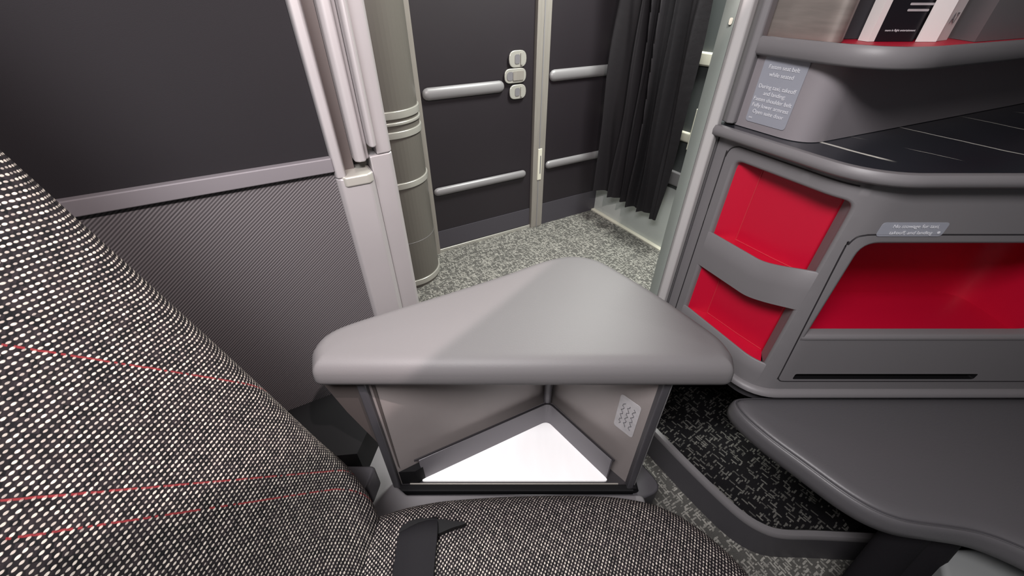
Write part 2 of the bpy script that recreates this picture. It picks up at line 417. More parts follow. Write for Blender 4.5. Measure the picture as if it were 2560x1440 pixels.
# galley wall with door: plane through K0 running along D1, room side is -D2
NB_ = (-0.5, 0.8660254)
K0 = hit_z(1095, 632, 0); K0.z = 0
cB = NB_[0]*K0.x+NB_[1]*K0.y
def onB(u, v, lift=0.0): return hit_n(u, v, NB_, cB-lift)
def sB(p): return (p-K0).dot(D1)
KC = hit_n(1485, 525, NB_, cB); sC = sB(KC)
sP0, sP1 = sB(onB(1326, 500)), sB(onB(1353, 500))
wb = fbox('wall_back', K0+D1*sP1, D1*(sC-sP1+0.02), D2*0.05, Z*2.2, M['black_panel']); struct(wb)
wb2 = fbox('wall_left', K0+D1*(-1.6)+D2*0.02, D1*1.58, D2*0.05, Z*2.2, M['black_panel']); struct(wb2)
def bumper(s0, s1, z, h, parent, lift=0.016, full=False):
    pts = []; n = 7
    c0 = K0+D1*(s0+h/2)+Z*z-D2*0.002; c1 = K0+D1*(s1-(0 if full else h/2))+Z*z-D2*0.002
    rings = []
    for f in [(-.5, .25), (-.42, .6), (-.25, .88), (0, 1)]: rings.append((c0+D1*f[0]*h, f[1]))
    if full: rings.append((c1, 1))
    else:
        for f in [(0, 1), (.25, .88), (.42, .6), (.5, .25)]: rings.append((c1+D1*f[0]*h, f[1]))
    R = []
    for c, k in rings:
        R.append([c+Z*(math.cos(a)*h/2*k)-D2*(max(0, math.sin(a))*lift*k) for a in [math.pi*2*i/20 for i in range(20)]])
    return loft('bumper_rail', R, M['bumper'], parent)
# door
door = fbox('door_1', K0+D1*0.012+D2*0.004+Z*0.02, D1*(sP0-0.014), D2*0.03, Z*2.0, M['black_panel']); struct(door)
zk = hit_n(1320, 522, NB_, cB).z
fbox('kick_panel', K0+D1*0.014-D2*0.001+Z*0.022, D1*(sP0-0.02), D2*0.006, Z*(zk-0.022), M['kick'], door)
fbox('bottom_strip', K0+D1*0.0-D2*0.004, D1*(sP0), D2*0.012, Z*0.018, M['steel'], door, b=0.002)
fbox('frame_strip', K0+D1*(-0.045)-D2*0.014, D1*0.057, D2*0.02, Z*2.05, M['alu'], door, b=0.003)
def zB(u, v): return onB(u, v).z
bumper(sB(onB(1055, 235)), sB(onB(1259, 216)), zB(1160, 226), 0.052, door)
bumper(sB(onB(1085, 482)), sB(onB(1313, 432)), zB(1200, 457), 0.042, door)
# latch set
def oval(name, u, v, w, h, parent, m, mark):
    p = onB(u, v, 0.002)
    a = pts_plate(name, p-D2*0.0, D1, Z, w, h, h*0.5, 0.008, m, parent); bev(a, 0.003, 2)
    nrm = D1.cross(Z)
    q = p+nrm*0.009
    if mark == 'lock':
        pts_plate('latch_recess', q+D1*(-0.004), D1, Z, w*0.28, h*0.55, h*0.13, 0.001, M['ink_dark'], a)
        pts_plate('latch_tab', q+D1*(w*0.2), D1, Z, w*0.12, h*0.7, 0.002, 0.004, M['steel'], a)
    else:
        R = [[q+D1*(x)+D1*0+Z*math.cos(t)*r+nrm*0+D1*math.sin(t)*r for t in [2*math.pi*i/16 for i in range(16)]] for x, r in ((-w*0.25, h*0.35),)]
        pts_plate('latch_recess', q-D1*w*0.25, D1, Z, h*0.6, h*0.6, h*0.3, 0.001, M['ink_dark'], a)
        pts_plate('latch_grip', q+D1*w*0.12, D1, Z, w*0.5, h*0.62, h*0.1, 0.003, M['alu'], a)
oval('door_latch', 1293, 147, 0.094, 0.070, door, M['steel'], 'lock')
oval('door_latch', 1287, 189, 0.118, 0.062, door, M['steel'], 'grip')
oval('door_latch', 1293, 229, 0.092, 0.064, door, M['steel'], 'lock')
post = fbox('trim_1', K0+D1*sP0-D2*0.016, D1*(sP1-sP0), D2*0.05, Z*2.15, M['alu'], b=0.003); struct(post)
fbox('trim_groove', K0+D1*(sP0+(sP1-sP0)*0.45)-D2*0.0175, D1*0.006, D2*0.004, Z*2.1, M['bumper'], post)
# right half of the galley wall
bumper(sB(onB(1373, 193)), sC-0.02, zB(1450, 182), 0.054, wb, full=True)
bumper(sB(onB(1363, 413)), sC-0.02, zB(1430, 399), 0.045, wb, full=True)
fbox('kick_panel', K0+D1*(sP1)-D2*0.004, D1*(sC-sP1), D2*0.008, Z*(zk+0.01), M['kick'], wb)
hp = onB(1350, 412, 0.02)
hinge = fbox('door_hinge', hp-D1*0.014-Z*0.088, D1*0.026, D2*0.02, Z*0.176, M['ivory'], b=0.003)
hinge['label'] = 'ivory door hinge on the silver post beside the galley door'; hinge['category'] = 'hinge'
fbox('hinge_slot', hp-D1*0.001-Z*0.05-D2*0.001, D1*0.006, D2*0.004, Z*0.10, M['ink_dark'], hinge)
# side wall of the aisle, running along D2 from the corner towards the viewer
NA = (0.8660254, 0.5)
cA = NA[0]*KC.x+NA[1]*KC.y
wa = fbox('wall_right', KC+D2*0.05, -D2*2.2, D1*0.05, Z*2.2, M['wall_grey']); struct(wa)
def onA(u, v, lift=0.0): return hit_n(u, v, NA, cA-lift)
zk2 = onA(1690, 470).z
fbox('kick_panel', KC-D1*0.006, -D2*1.9, D1*0.01, Z*zk2, M['kick_light'], wa)
bs = fbox('baseboard_right', KC-D1*0.03, -D2*1.9, D1*0.03, Z*0.018, M['ivory'], b=0.004); struct(bs)
def railA(v0, v1, h, m, name='bumper_rail'):
    z = (v0+v1)/2
    return fbox(name, KC-D1*0.02+Z*(z-h/2)-D2*0.0, -D2*1.9, D1*0.02, Z*h, m, wa, b=0.008)
zz = onA(1780, 143).z; railA(zz, zz, 0.052, M['ivory'])
zz = onA(1720, 337).z; railA(zz, zz, 0.045, M['ivory'])
zz = onA(1700, 428).z; railA(zz-0.03, zz-0.03, 0.07, M['bumper'], 'bumper_band')
hq = onA(1737, 325, 0.02)
hg = fbox('wall_hinge', hq-Z*0.09+D2*0.01, -D2*0.03, -D1*0.014, Z*0.18, M['ivory'], b=0.003)
hg['label'] = 'narrow ivory hinge on the aisle wall behind the curtain'; hg['category'] = 'hinge'

# ------------------------------------------------------------------ curtain
cC = cA-0.13
A0 = hit_n(1493, 488, NA, cC); A1 = hit_n(1645, 550, NA, cC)
zc = 0.222
A0.z = A1.z = 0
d = (A1-A0); Lc = d.length; ec = d.normalized(); nc = Vector((-ec.y, ec.x, 0)); nc = nc if nc.dot(-A0) > 0 else -nc
N = 260; rings = []; random.seed(11)
ph = [random.uniform(0, 6.28) for _ in range(8)]
for j in range(34):
    z = zc+(2.0-zc)*j/33; row = []
    for i in range(N+1):
        f = i/N; w = Lc*f
        q = 2*math.pi*(f*5.6+0.35*math.sin(f*7+ph[0])+0.16*math.sin(z*2.6+f*6))
        dd = (0.036-0.012*f)*math.sin(q)+0.010*math.sin(2.3*q+ph[1]+z*1.5)+0.006*math.sin(z*9+f*20)
        sh = 0.010*math.sin(q*1.0+1.2)+0.006*math.sin(z*3+ph[2])-0.02*(z-zc)*(1-f)*0.6
        row.append(A0+ec*(w+sh)+nc*dd+Z*(z+0.003*math.sin(q)*(1 if j == 0 else 0)))
    rings.append(row)
cu = loft('curtain', rings, M['curtain'], cap=False, closed=False)
md = cu.modifiers.new('thick', 'SOLIDIFY'); md.thickness = 0.003
cu['label'] = 'black pleated curtain hanging beside the aisle wall'; cu['category'] = 'curtain'
tr = fbox('curtain_track', A0-ec*0.1+nc*(-0.02)+Z*2.0, ec*(Lc+0.3), nc*0.04, Z*0.2, M['alu'])
tr['label'] = 'aluminium ceiling track carrying the black curtain'; tr['category'] = 'curtain track'

# ------------------------------------------------------------------ rounded column left of the door
clm = empty('galley_column', (0, 0, 0), 'olive grey rounded column with bright metal bands, left of the galley door', 'column')
CC = Vector((-0.520, 1.66, 0)); CR = 0.145
def colpts(r, seg=28):
    back = D2*0.30; pts = []
    for k in range(seg+1):
        a = math.pi+math.pi*k/seg          # half circle on the near side
        pts.append(CC+D1*math.cos(a)*r+D2*math.sin(a)*r)
    pts += [CC+D1*r+back, CC-D1*r+back]
    return pts
prism('shaft', colpts(CR), 0, 2.15, M['column'], clm)
def cband(u, v, h, extra=0.006, mm='steel'):
    # height of the band where it meets the near-right side of the column
    p0 = CC+Vector((0.06, -0.125, 0)); dd = ray(u, v); t = p0.y/dd.y
    z = H+dd.z*t
    o = prism('metal_band', colpts(CR+extra), z-h/2, z+h/2, M[mm], clm); bev(o, 0.003, 2)
cband(1008, 290, 0.028); cband(1010, 312, 0.012); cband(1015, 340, 0.026); cband(1035, 466, 0.026); cband(1068, 705, 0.03)
cband(1050, 608, 0.003, 0.0006, 'bumper')
zb = 0.0

# ------------------------------------------------------------------ suite partition on the left
cP = 0.84; NP = NB_
def onP(u, v, lift=0.0): return hit_n(u, v, NP, cP-lift)
E0 = onP(861, 528); E0.z = 0                                # left edge of the silver jamb, on the partition plane
NPv = -D2                                                   # towards the viewer
part = empty('suite_partition', (0, 0, 0), 'suite side partition, charcoal above and ribbed grey below a satin rail, behind the seat', 'partition')
zr = onP(820, 408).z
fbox('upper_panel', E0-D1*1.3+D2*0.004+Z*(zr), D1*1.302, D2*0.05, Z*(1.40-zr), M['felt'], part)
fbox('lower_panel', E0-D1*1.3, D1*1.302, D2*0.05, Z*(zr-0.012), M['ribbed'], part)
fbox('rail', E0-D1*1.3-D2*0.012+Z*(zr-0.016), D1*1.302, D2*0.03, Z*0.028, M['rail'], part, b=0.0025)

# silver jamb
jm = empty('suite_door_jamb', (0, 0, 0), 'silver suite door jamb with a sliding door channel, between partition and aisle', 'door jamb')
def section(name, pts, z0, z1, m, parent, b=0.003):
    P = [E0+D1*s+NPv*d for s, d in pts]
    return prism(name, [(p.x, p.y) for p in P], z0, z1, m, parent, b=b)
zl = onP(895, 440).z+0.005
section('lower_cover', [(0, -.06), (0, 0.006), (0.008, 0.016), (0.064, 0.016), (0.076, 0.0), (0.076, -.06)], 0.0, zl, M['silver'], jm, 0.004)
section('side_cover', [(0.0765, -.06), (0.0765, -0.004), (0.083, -0.006), (0.118, -0.010), (0.126, -0.018), (0.126, -.06)], 0.0, zl+0.028, M['silver'], jm, 0.003)
section('outer_flange', [(0, -.06), (0, 0.006), (0.004, 0.014), (0.018, 0.014), (0.022, 0.006), (0.022, -.06)], zl+0.0005, 1.5, M['silver'], jm, 0.003)
section('door_channel', [(0.0225, -.06), (0.0225, -0.026), (0.0445, -0.026), (0.0445, -.06)], zl+0.0005, 1.5, M['groove'], jm, 0)
section('inner_flange', [(0.045, -.06), (0.045, -0.004), (0.052, 0.004), (0.066, 0.004), (0.070, -0.008), (0.0765, -0.012), (0.0765, -.06)], zl+0.022, 1.5, M['silver'], jm, 0.004)
section('grip_ridge', [(0.0770, -.03), (0.0770, 0.006), (0.081, 0.014), (0.088, 0.014), (0.092, 0.006), (0.092, -.03)], zl+0.050, 1.5, M['silver'], jm, 0.004)
section('side_panel', [(0.0925, -.06), (0.0925, -0.006), (0.120, -0.010), (0.126, -0.018), (0.126, -.06)], zl+0.029, 1.5, M['silver'], jm, 0.003)
section('channel_sill', [(0.010, -.05), (0.010, 0.012), (0.016, 0.0205), (0.062, 0.0205), (0.072, 0.012), (0.072, -.05)], zl-0.018, zl+0.003, M['steel'], jm, 0.004)

# ------------------------------------------------------------------ storage armrest (padded lid on a triangular bin)
arm = empty('storage_armrest', (0, 0, 0), 'triangular grey leather topped armrest with an open storage bin beneath, between seat and aisle', 'armrest')
ZP0, ZP1 = 0.62, 0.672
front_y = hit_z(1280, 967, ZP0).y
pix = [(770, 925), (776, 885), (800, 852), (850, 822), (950, 788), (1100, 742), (1250, 694), (1360, 656), (1430, 645), (1495, 656), (1560, 690), (1650, 745), (1745, 810), (1805, 855), (1836, 895), (1842, 930)]
tp = [hit_z(u, v, 0.655) for u, v in pix]
tp = [Vector((p.x, max(p.y, front_y+0.012))) for p in tp]
tp = tp[:1]+catmull(tp[1:-1], 5)+tp[-1:]
L0 = hit_z(786, 968, ZP0); R0 = hit_z(1828, 965, ZP0)
out = [Vector((L0.x+0.004, front_y))]+tp[1:-1]+[Vector((R0.x-0.004, front_y))]
out = rpoly(out, [0.006]+[0.0]*(len(out)-2)+[0.006], 5)
ol = resample(out, 420)
for _ in range(2): ol = [(ol[i-1]+ol[i]*2+ol[(i+1) % len(ol)])/4 for i in range(len(ol))]
RP = 0.030
def padprof(d):
    k = min(d, RP); h = 0.022+math.sqrt(max(0.0, RP*RP-(RP-k)**2))
    return h+0.004*(1-math.exp(-max(0, d-RP)/0.05))
cushion('padded_lid', ol, padprof, ZP0, M['leather'], arm, side=((0.0012, 0.012), (-0.002, 0.003), (-0.004, 0.0)), rings_at=(0.0006, 0.002, 0.004, 0.0065, 0.0095, 0.013, 0.017, 0.0215, 0.026, 0.031, 0.036))
# bin
zf = 0.236                                                  # inner floor of the bin
yb = 0.455
BL = Vector((-0.262, yb)); BR = Vector((0.272, yb)); BA = Vector((0.096, 0.645))
def wallq(name, a, b2, z0, z1, th, m, side, b=0.0):
    e = (b2-a).normalized(); n = Vector((-e.y, e.x))*side
    P = [a, b2, b2+n*th, a+n*th]
    return prism(name, [(p.x, p.y) for p in P], z0, z1, m, arm, b=b)
wallq('back_panel', BL, BA, zf-0.02, ZP0, 0.006, M['taupe'], 1)
wallq('back_panel', BR, BA, zf-0.02, ZP0, 0.006, M['taupe'], -1)
prism('floor_pan', [tuple(BL), tuple(BR), tuple(BA)], zf-0.012, zf-0.004, M['bin_dark'], arm)
# low tray standing in the bin: walls and white liner
TL, TR, TA = Vector((-0.218, yb+0.006)), Vector((0.228, yb+0.006)), Vector((0.094, 0.622))
tri = rpoly([TL, TR, TA], [0.004, 0.006, 0.022], 6)
prism('tray_liner', [tuple(p) for p in tri], zf-0.004, zf+0.001, M['white'], arm)
to = offset2([Vector(p) for p in tri], 0.004)
R1 = [[Vector((p.x, p.y, z)) for p in q] for q, z in ((tri, zf-0.003), (tri, zf+0.080), (to, zf+0.082), (to, zf-0.003))]
# open at the front: keep only the two back sides
nn = len(tri)
V = [v for r in R1 for v in r]; F = []
for k in range(3):
    for i in range(nn):
        j = (i+1) % nn
        if tri[i].y < yb+0.013 and tri[j].y < yb+0.013: continue
        F.append([k*nn+i, k*nn+j, (k+1)*nn+j, (k+1)*nn+i])
o = meshobj('tray_wall', V, F, M['band'], arm); smooth(o, 50)
o = tube('tray_rim', [Vector((p.x, p.y, zf+0.082)) for p in [TR+Vector((0, 0.004))]+[t for t in tri if t.y > TL.y+0.03 and t.y > TR.y+0.03]+[TL+Vector((0, 0.004))]], 0.0028, M['bin_dark'], arm, 6)
tube('corner_pin', [Vector((TA.x-0.004, TA.y+0.004, zf+0.05)), Vector((TA.x-0.004, TA.y+0.004, ZP0))], 0.010, M['band'], arm, 10)
fbox('front_sill', Vector((BL.x-0.01, yb-0.016, zf-0.02)), Vector((BR.x-BL.x+0.02, 0, 0)), Vector((0, 0.016, 0)), Z*0.018, M['black'], arm, b=0.003)
prism('gap_dark_block', [(BL.x+0.006, yb+0.001), (TL.x-0.001, yb+0.003), (TL.x+0.045, yb+0.034), (TL.x+0.030, yb+0.040)], zf-0.003, zf+0.05, M['black'], arm)  # black block added to make the gap beside the tray dark
fbox('sill_strip', Vector((TL.x-0.02, yb-0.001, zf-0.0035)), Vector((TR.x-TL.x+0.04, 0, 0)), Vector((0, 0.003, 0)), Z*0.004, M['alu'], arm, b=0.001)
fbox('front_post', Vector((BL.x-0.012, yb-0.010, zf-0.03)), Vector((0.016, 0, 0)), Vector((0, 0.016, 0)), Z*(ZP0-zf+0.03), M['plastic_dark'], arm, b=0.004)
fbox('front_post', Vector((BR.x-0.006, yb-0.010, zf-0.03)), Vector((0.014, 0, 0)), Vector((0, 0.022, 0)), Z*(ZP0-zf+0.03), M['plastic_dark'], arm, b=0.003)
fbox('edge_strip', Vector((BR.x+0.0085, yb-0.004, zf-0.02)), Vector((0.005, 0, 0)), Vector((0, 0.02, 0)), Z*(ZP0-zf+0.02), M['bumper'], arm, b=0.001)
tube('hinge_knob', [Vector((BR.x+0.010, yb-0.012, zf-0.01)), Vector((BR.x+0.010, yb+0.012, zf-0.01))], 0.012, M['black'], arm, 10)
tube('hinge_knob', [Vector((BL.x+0.004, yb-0.030, zf-0.012)), Vector((BL.x+0.004, yb-0.012, zf-0.012))], 0.008, M['ivory'], arm, 10)
# gusset running out from the left post
g0 = Vector((BL.x-0.012, yb+0.002)); 
gq = [hit_n(u, v, (0, 1), yb+0.004) for u, v in ((938, 968), (800, 968), (868, 1030), (955, 1118), (1000, 1172))]
gq[0].z = gq[1].z = ZP0
V = [p+Vector((0, o_, 0)) for o_ in (0, 0.006) for p in gq]
meshobj('side_gusset', V, [[0, 1, 2, 3, 4], [5, 6, 7, 8, 9]]+[[i, (i+1) % 5, 5+(i+1) % 5, 5+i] for i in range(5)], M['groove'], arm)
# sticker on the right inner wall
e = (BR-BA).normalized(); e3 = Vector((e.x, e.y, 0)); n3 = e3.cross(Z)
stn = Vector((-e.y, e.x)); stn = stn if stn.dot(-BA) > 0 else -stn
cS = hit_n(1568, 1040, (stn.x, stn.y), stn.dot(BR))
ex = e3 if e3.cross(Z).dot(Vector((stn.x, stn.y, 0))) > 0 else -e3
st = pts_plate('sticker', cS+Vector((stn.x, stn.y, 0))*0.001, ex, Z, 0.047, 0.105, 0.008, 0.0008, M['sticker_light'], arm)
for k in range(3):
    pts = [cS+Vector((stn.x, stn.y, 0))*0.0024+ex*(-0.012+0.012*k+0.003*math.sin(i*1.9+k))+Z*(-0.034+0.068*i/14) for i in range(15)]
    tube('sticker_print', pts, 0.0009, M['ink_dark'], st, 5)
# plinth that carries the bin
pl = [(-0.28, 0.445), (0.30, 0.43), (0.36, 0.455), (0.30, 0.56), (0.10, 0.69), (-0.02, 0.69), (-0.28, 0.52)]
prism('plinth', rpoly([Vector(p) for p in pl], 0.03, 5), 0.0, zf-0.021, M['plastic_dark'], arm, b=0.006)

# ------------------------------------------------------------------ seat
seat = empty('aircraft_seat', (0, 0, 0), 'black and white tweed aircraft seat with thin red threads, nearest the viewer', 'seat')
e1 = (0.518, -0.855); e2 = (0.855, 0.518)
# UV of the backrest is (Y, z) along the surface
M['weave_back'] = weave_mat('tweed backrest', e1, e2, lines=(0.6685, 0.5577, 0.532))
M['weave_seat'] = weave_mat('tweed cushion', (0.97, 0.24), (-0.24, 0.97), 0.0060, 0.0037, (), 0.00180, 0.00122, 0.3, 0.954)
sl = 0.31
rings = []; uvs = []
prof = []
ye = 0.361; rr = 0.045
ys = [-0.36+0.02*k for k in range(int((ye-rr+0.36)/0.02)+1)]
for y in ys: prof.append((y, 0.0, y))
for k in range(1, 15):
    a = math.pi*0.5*k/14*1.25
    prof.append((ye-rr+rr*math.sin(a), -rr*(1-math.cos(a)), ye-rr+rr*a))
last = prof[-1]
prof.append((last[0]-0.03, last[1]-0.09, last[2]+0.095))
nz = 60
for j in range(nz+1):
    z = 0.34+(1.32-0.34)*j/nz
    x0 = -0.245-sl*(z-0.41)
    roll = 0.0
    bulge = 0.006*math.sin((z-0.4)*5)+0.034*math.exp(-(max(0.0, z-0.43)/0.075)**2)
    shr = 0.075*(max(0.0, 0.545-z)/0.13)**2
    rings.append([Vector((x0-roll+bulge+d*1.0+0.004*math.sin(y*6), y-shr*max(0.0, min(1.0, (y-0.12)/0.2)), z)) for y, d, s in prof])
    uvs.append([(s, z) for y, d, s in prof])
loft('backrest', rings, M['weave_back'], seat, cap=False, closed=False, uvs=uvs)
prism('backrest_shell', [(-0.75, -0.36), (-0.40, -0.36), (-0.40, 0.26), (-0.75, 0.28)], 0.1, 0.85, M['plastic_dark'], seat)
# cushion
zs = 0.452
cpix = [(925, 1290), (1000, 1262), (1100, 1243), (1250, 1232), (1400, 1228), (1540, 1232), (1640, 1250), (1720, 1288), (1790, 1340), (1850, 1395), (1895, 1445)]
cp_ = [hit_z(u, v, zs-0.012) for u, v in cpix]
cpp = [Vector((p.x, p.y)) for p in cp_]
cpp = [Vector((-0.38, cpp[0].y-0.005))]+cpp+[Vector((0.385, 0.12)), Vector((0.385, -0.1)), Vector((0.34, -0.28)), Vector((0.2, -0.34)), Vector((-0.38, -0.34))]
ol = resample(cpp, 200)
for _ in range(3): ol = [(ol[i-1]+ol[i]*2+ol[(i+1) % len(ol)])/4 for i in range(len(ol))]
cen = Vector((0.02, -0.02)); rings = []; uvs = []
prof = []; R = 0.035
for f, dz in ((0.03, 0.012), (0.25, 0.012), (0.5, 0.010), (0.72, 0.007), (0.85, 0.004)):
    q = [cen.lerp(p, f) for p in offset2(ol, -R)]
    rings.append([Vector((p.x, p.y, zs+dz)) for p in q]); uvs.append([(p.x, p.y) for p in q])
base = offset2(ol, -R)
for k in range(0, 9):
    a = math.pi/2*k/8*1.15; o_ = -R+R*math.sin(a); q = offset2(ol, o_)
    qa = offset2(ol, -R+R*a)
    rings.append([Vector((p.x, p.y, zs-R*(1-math.cos(a)))) for p in q]); uvs.append([(p.x, p.y) for p in qa])
q = offset2(ol, -0.01); qa = offset2(ol, 0.09)
rings.append([Vector((p.x, p.y, zs-0.11)) for p in q]); uvs.append([(p.x, p.y) for p in qa])
cush = loft('seat_cushion', rings, M['weave_seat'], seat, uvs=uvs)
prism('seat_base', rpoly([Vector(p) for p in [(-0.42, -0.3), (0.30, -0.3), (0.32, 0.24), (0.2, 0.32), (-0.42, 0.32)]], 0.05, 4), 0.02, zs-0.115, M['plastic_dark'], seat, b=0.01)
# grey moulding beside the cushion
prism('side_moulding', rpoly([Vector(p) for p in [(-0.40, 0.365), (0.30, 0.365), (0.30, 0.430), (-0.24, 0.430), (-0.275, 0.455), (-0.285, 0.60), (-0.40, 0.60)]], 0.012, 4), 0.10, 0.238, M['plastic'], arm, b=0.006)
prism('side_moulding', rpoly([Vector(p) for p in [(-0.46, 0.362), (-0.275, 0.362), (-0.270, 0.41), (-0.46, 0.41)]], 0.01, 4), 0.336, 0.40, M['plastic_dark'], arm, b=0.006)
prism('shadow_box', [(-0.60, 0.45), (-0.345, 0.475), (-0.33, 0.60), (-0.42, 0.66), (-0.60, 0.56)], 0.0, 0.33, M['black'], arm)  # added black box, stands for the shadow below the partition and covers carpet
# belt: slit in the cushion and the webbing that comes out of it
def cz(x, y): return zs+0.013
slp = [(1000, 1330), (1020, 1308), (1050, 1298), (1095, 1300), (1130, 1304), (1165, 1310), (1130, 1322), (1100, 1335), (1060, 1350), (1000, 1400)]
P = [hit_z(u, v, zs+0.010) for u, v in slp]
sm = catmull([Vector((p.x, p.y)) for p in P], 4, closed=True)
slit = prism('belt_slit', [tuple(p) for p in sm], zs-0.004, zs+0.0135, M['black'], seat)
cl = [hit_z(1046, 1306, zs+0.004), hit_z(1046, 1316, zs+0.018), hit_z(1043, 1345, zs+0.024), hit_z(1036, 1400, zs+0.020), hit_z(1030, 1450, zs+0.019), hit_z(1015, 1560, zs+0.018), hit_z(1010, 1620, zs+0.017)]
cl = catmull(cl, 6)
rings = []
for i, p in enumerate(cl):
    t = (cl[min(i+1, len(cl)-1)]-cl[max(i-1, 0)]).normalized(); s = t.cross(Z).normalized(); u_ = s.cross(t)
    w = 0.030
    rings.append([p+s*x*w+u_*y*0.0022+u_*(-0.004*x*x) for x, y in ((-1, -1), (-.5, -1.0), (0, -1), (.5, -1), (1, -1), (1.03, 0), (1, 1), (.5, 1), (0, 1), (-.5, 1), (-1, 1), (-1.03, 0))])
loft('belt_webbing', rings, M['strap'], seat)

# ------------------------------------------------------------------ console on the right
con = empty('suite_console', (0, 0, 0), 'grey suite console with black marble top and red lined pockets, right of the armrest', 'console')
# plan path of the console face: A (aisle end) -> corner -> along +X
PA = Vector((0.401, 0.778)); PC = Vector((0.508, 0.535)); PE = Vector((1.30, 0.535))
path = resample(rpoly([PA, PC, PE], [0, 0.10, 0], 14)[0:0] or ([PA]+rpoly([PA, PC, PE], [0, 0.085, 0], 16)[1:-1]+[PE]), 600, closed=False)
SL = sum((path[i+1]-path[i]).length for i in range(len(path)-1))
def pt(s, off=0.0):
    f = max(0.0, min(1.0, s/SL))*(len(path)-1); i = min(int(f), len(path)-2)
    p = path[i].lerp(path[i+1], f-i); t = (path[min(i+2, len(path)-1)]-path[max(i-1, 0)]).normalized()
    n = Vector((-t.y, t.x)); n = n if n.dot(-p) > 0 else -n      # towards the viewer
    return p+n*off
def s_of(u, v):
    """arc position and height where the sight line meets the face"""
    d = ray(u, v); best = None
    for i in range(len(path)-1):
        a, b2 = path[i], path[i+1]; e = b2-a
        den = d.x*e.y-d.y*e.x
        if abs(den) < 1e-12: continue
        t = (a.x*e.y-a.y*e.x)/den; w = (a.x*d.y-a.y*d.x)/den
        if -1e-6 <= w <= 1+1e-6 and t > 0: return Vector((SL*(i+w)/(len(path)-1), H+d.z*t))
    return None
def P3(s, z, off=0.0):
    p = pt(s, off); return Vector((p.x, p.y, z))
ztop, zbot = 0.935, 0.468
# openings in (s, z)
tl = s_of(1832, 400); bl_ = s_of(1722, 760); trr = s_of(2138, 488); brr = s_of(1916, 895)
sa = (tl.x+bl_.x)/2-0.007; sb = (trr.x+brr.x)/2+0.008; print('pocket', sa, sb, tl, bl_, trr, brr)
zt = (tl.y+trr.y)/2; zbm = s_of(1880, 955).y
ntl = s_of(2150, 602); nbl = s_of(2010, 845); print('niche', ntl, nbl, 'top', zt, tl.y, trr.y, zbm)
ns = (ntl.x+nbl.x)/2; nzt, nzb = ntl.y, nbl.y; ne = SL-(1.30-1.02)
hole1 = rpoly([(sa, zbm), (sb, zbm), (sb, zt), (sa, zt)], [0.012, 0.012, 0.022, 0.022], 6)
zpan = s_of(1985, 950).y
hole2 = rpoly([(ns, nzb), (ne, nzb), (ne, nzt), (ns, nzt)], [0.004, 0.05, 0.03, 0.03], 6)
slot = rpoly([(s_of(1985, 941).x, s_of(2100, 948).y), (s_of(2440, 941).x, s_of(2100, 948).y), (s_of(2440, 941).x, s_of(2100, 935).y), (s_of(1985, 941).x, s_of(2100, 935).y)], 0.004, 4)
def panel(name, outer, holes, m, parent, off=0.0, step=0.012, th=0.004):
    vs = []; es = []
    def loop(L):
        i0 = len(vs); Lr = resample([Vector(p) for p in L], max(24, int(sum((Vector(L[i])-Vector(L[i-1])).length for i in range(len(L)))/0.008)))
        # keep the true corners instead of resampled ones
        Lr = []
        for i in range(len(L)):
            a, b2 = Vector(L[i]), Vector(L[(i+1) % len(L)]); k = max(1, int((b2-a).length/step))
            for j in range(k): Lr.append(a.lerp(b2, j/k))
        vs.extend(Lr); es.extend([(i0+i, i0+(i+1) % len(Lr)) for i in range(len(Lr))]); return Lr
    O = loop(outer); HL = [loop(h) for h in holes]
    x0, x1 = min(p.x for p in O), max(p.x for p in O); y0, y1 = min(p.y for p in O), max(p.y for p in O)
    def inside(p, L):
        c = False
        for i in range(len(L)):
            a, b2 = L[i-1], L[i]
            if (a.y > p.y) != (b2.y > p.y) and p.x < (b2.x-a.x)*(p.y-a.y)/(b2.y-a.y)+a.x: c = not c
        return c
    x = x0+step/2
    while x < x1:
        y = y0+0.02
        while y < y1:
            p = Vector((x, y))
            if inside(p, O) and not any(inside(p, h) for h in HL): vs.append(p)
            y += 0.03
        x += step
    r = delaunay_2d_cdt(vs, es, [], 0, 1e-6)
    V2, F = r[0], r[2]; keep = []
    for f in F:
        c = sum((V2[i] for i in f), Vector((0, 0)))/len(f)
        if inside(c, O) and not any(inside(c, h) for h in HL): keep.append(list(f))
    o = meshobj(name, [P3(v.x, v.y, off) for v in V2], keep, m, parent)
    # normals towards the viewer
    me = o.data; bm = bmesh.new(); bm.from_mesh(me)
    loose = [v for v in bm.verts if not v.link_faces]; bmesh.ops.delete(bm, geom=loose, context='VERTS'); bm.to_mesh(me); bm.free()
    for p in me.polygons: p.use_smooth = True
    return o, HL
def reveal(name, L, d0, d1, m, parent, k=0.0, capm=None):
    """wall of an opening from depth d0 to d1; rounded lip k"""
    n = len(L); rings = []
    cen = sum(L, Vector((0, 0)))/n
    prof = [(0, d0)]
    if k: prof = [(0.0, d0), (-k*0.3, d0-k*0.05), (-k*0.8, d0-k*0.4), (-k, d0-k)]
    prof.append((prof[-1][0], d1))
    for inset, dep in prof:
        Q = offset2(L, inset); rings.append([P3(p.x, p.y, dep) for p in Q])
    return loft(name, rings, m, parent, cap=False)
outer = [(0.0, zbot), (SL, zbot), (SL, ztop), (0.0, ztop)]
face, HL = panel('front_face', outer, [hole1, hole2, slot], M['plastic'], con)
reveal('pocket_frame', HL[0], 0.0, -0.046, M['plastic'], con, 0.006)
reveal('niche_frame', HL[1], 0.0, -0.02, M['plastic'], con, 0.006)
reveal('slot_lining', HL[2], 0.0, -0.05, M['black'], con)
panel('slot_back', [(slot[0].x-0.002, slot[0].y-0.01), (max(p.x for p in slot)+0.002, slot[0].y-0.01), (max(p.x for p in slot)+0.002, slot[0].y+0.03), (slot[0].x-0.002, slot[0].y+0.03)], [], M['black'], con, off=-0.05)
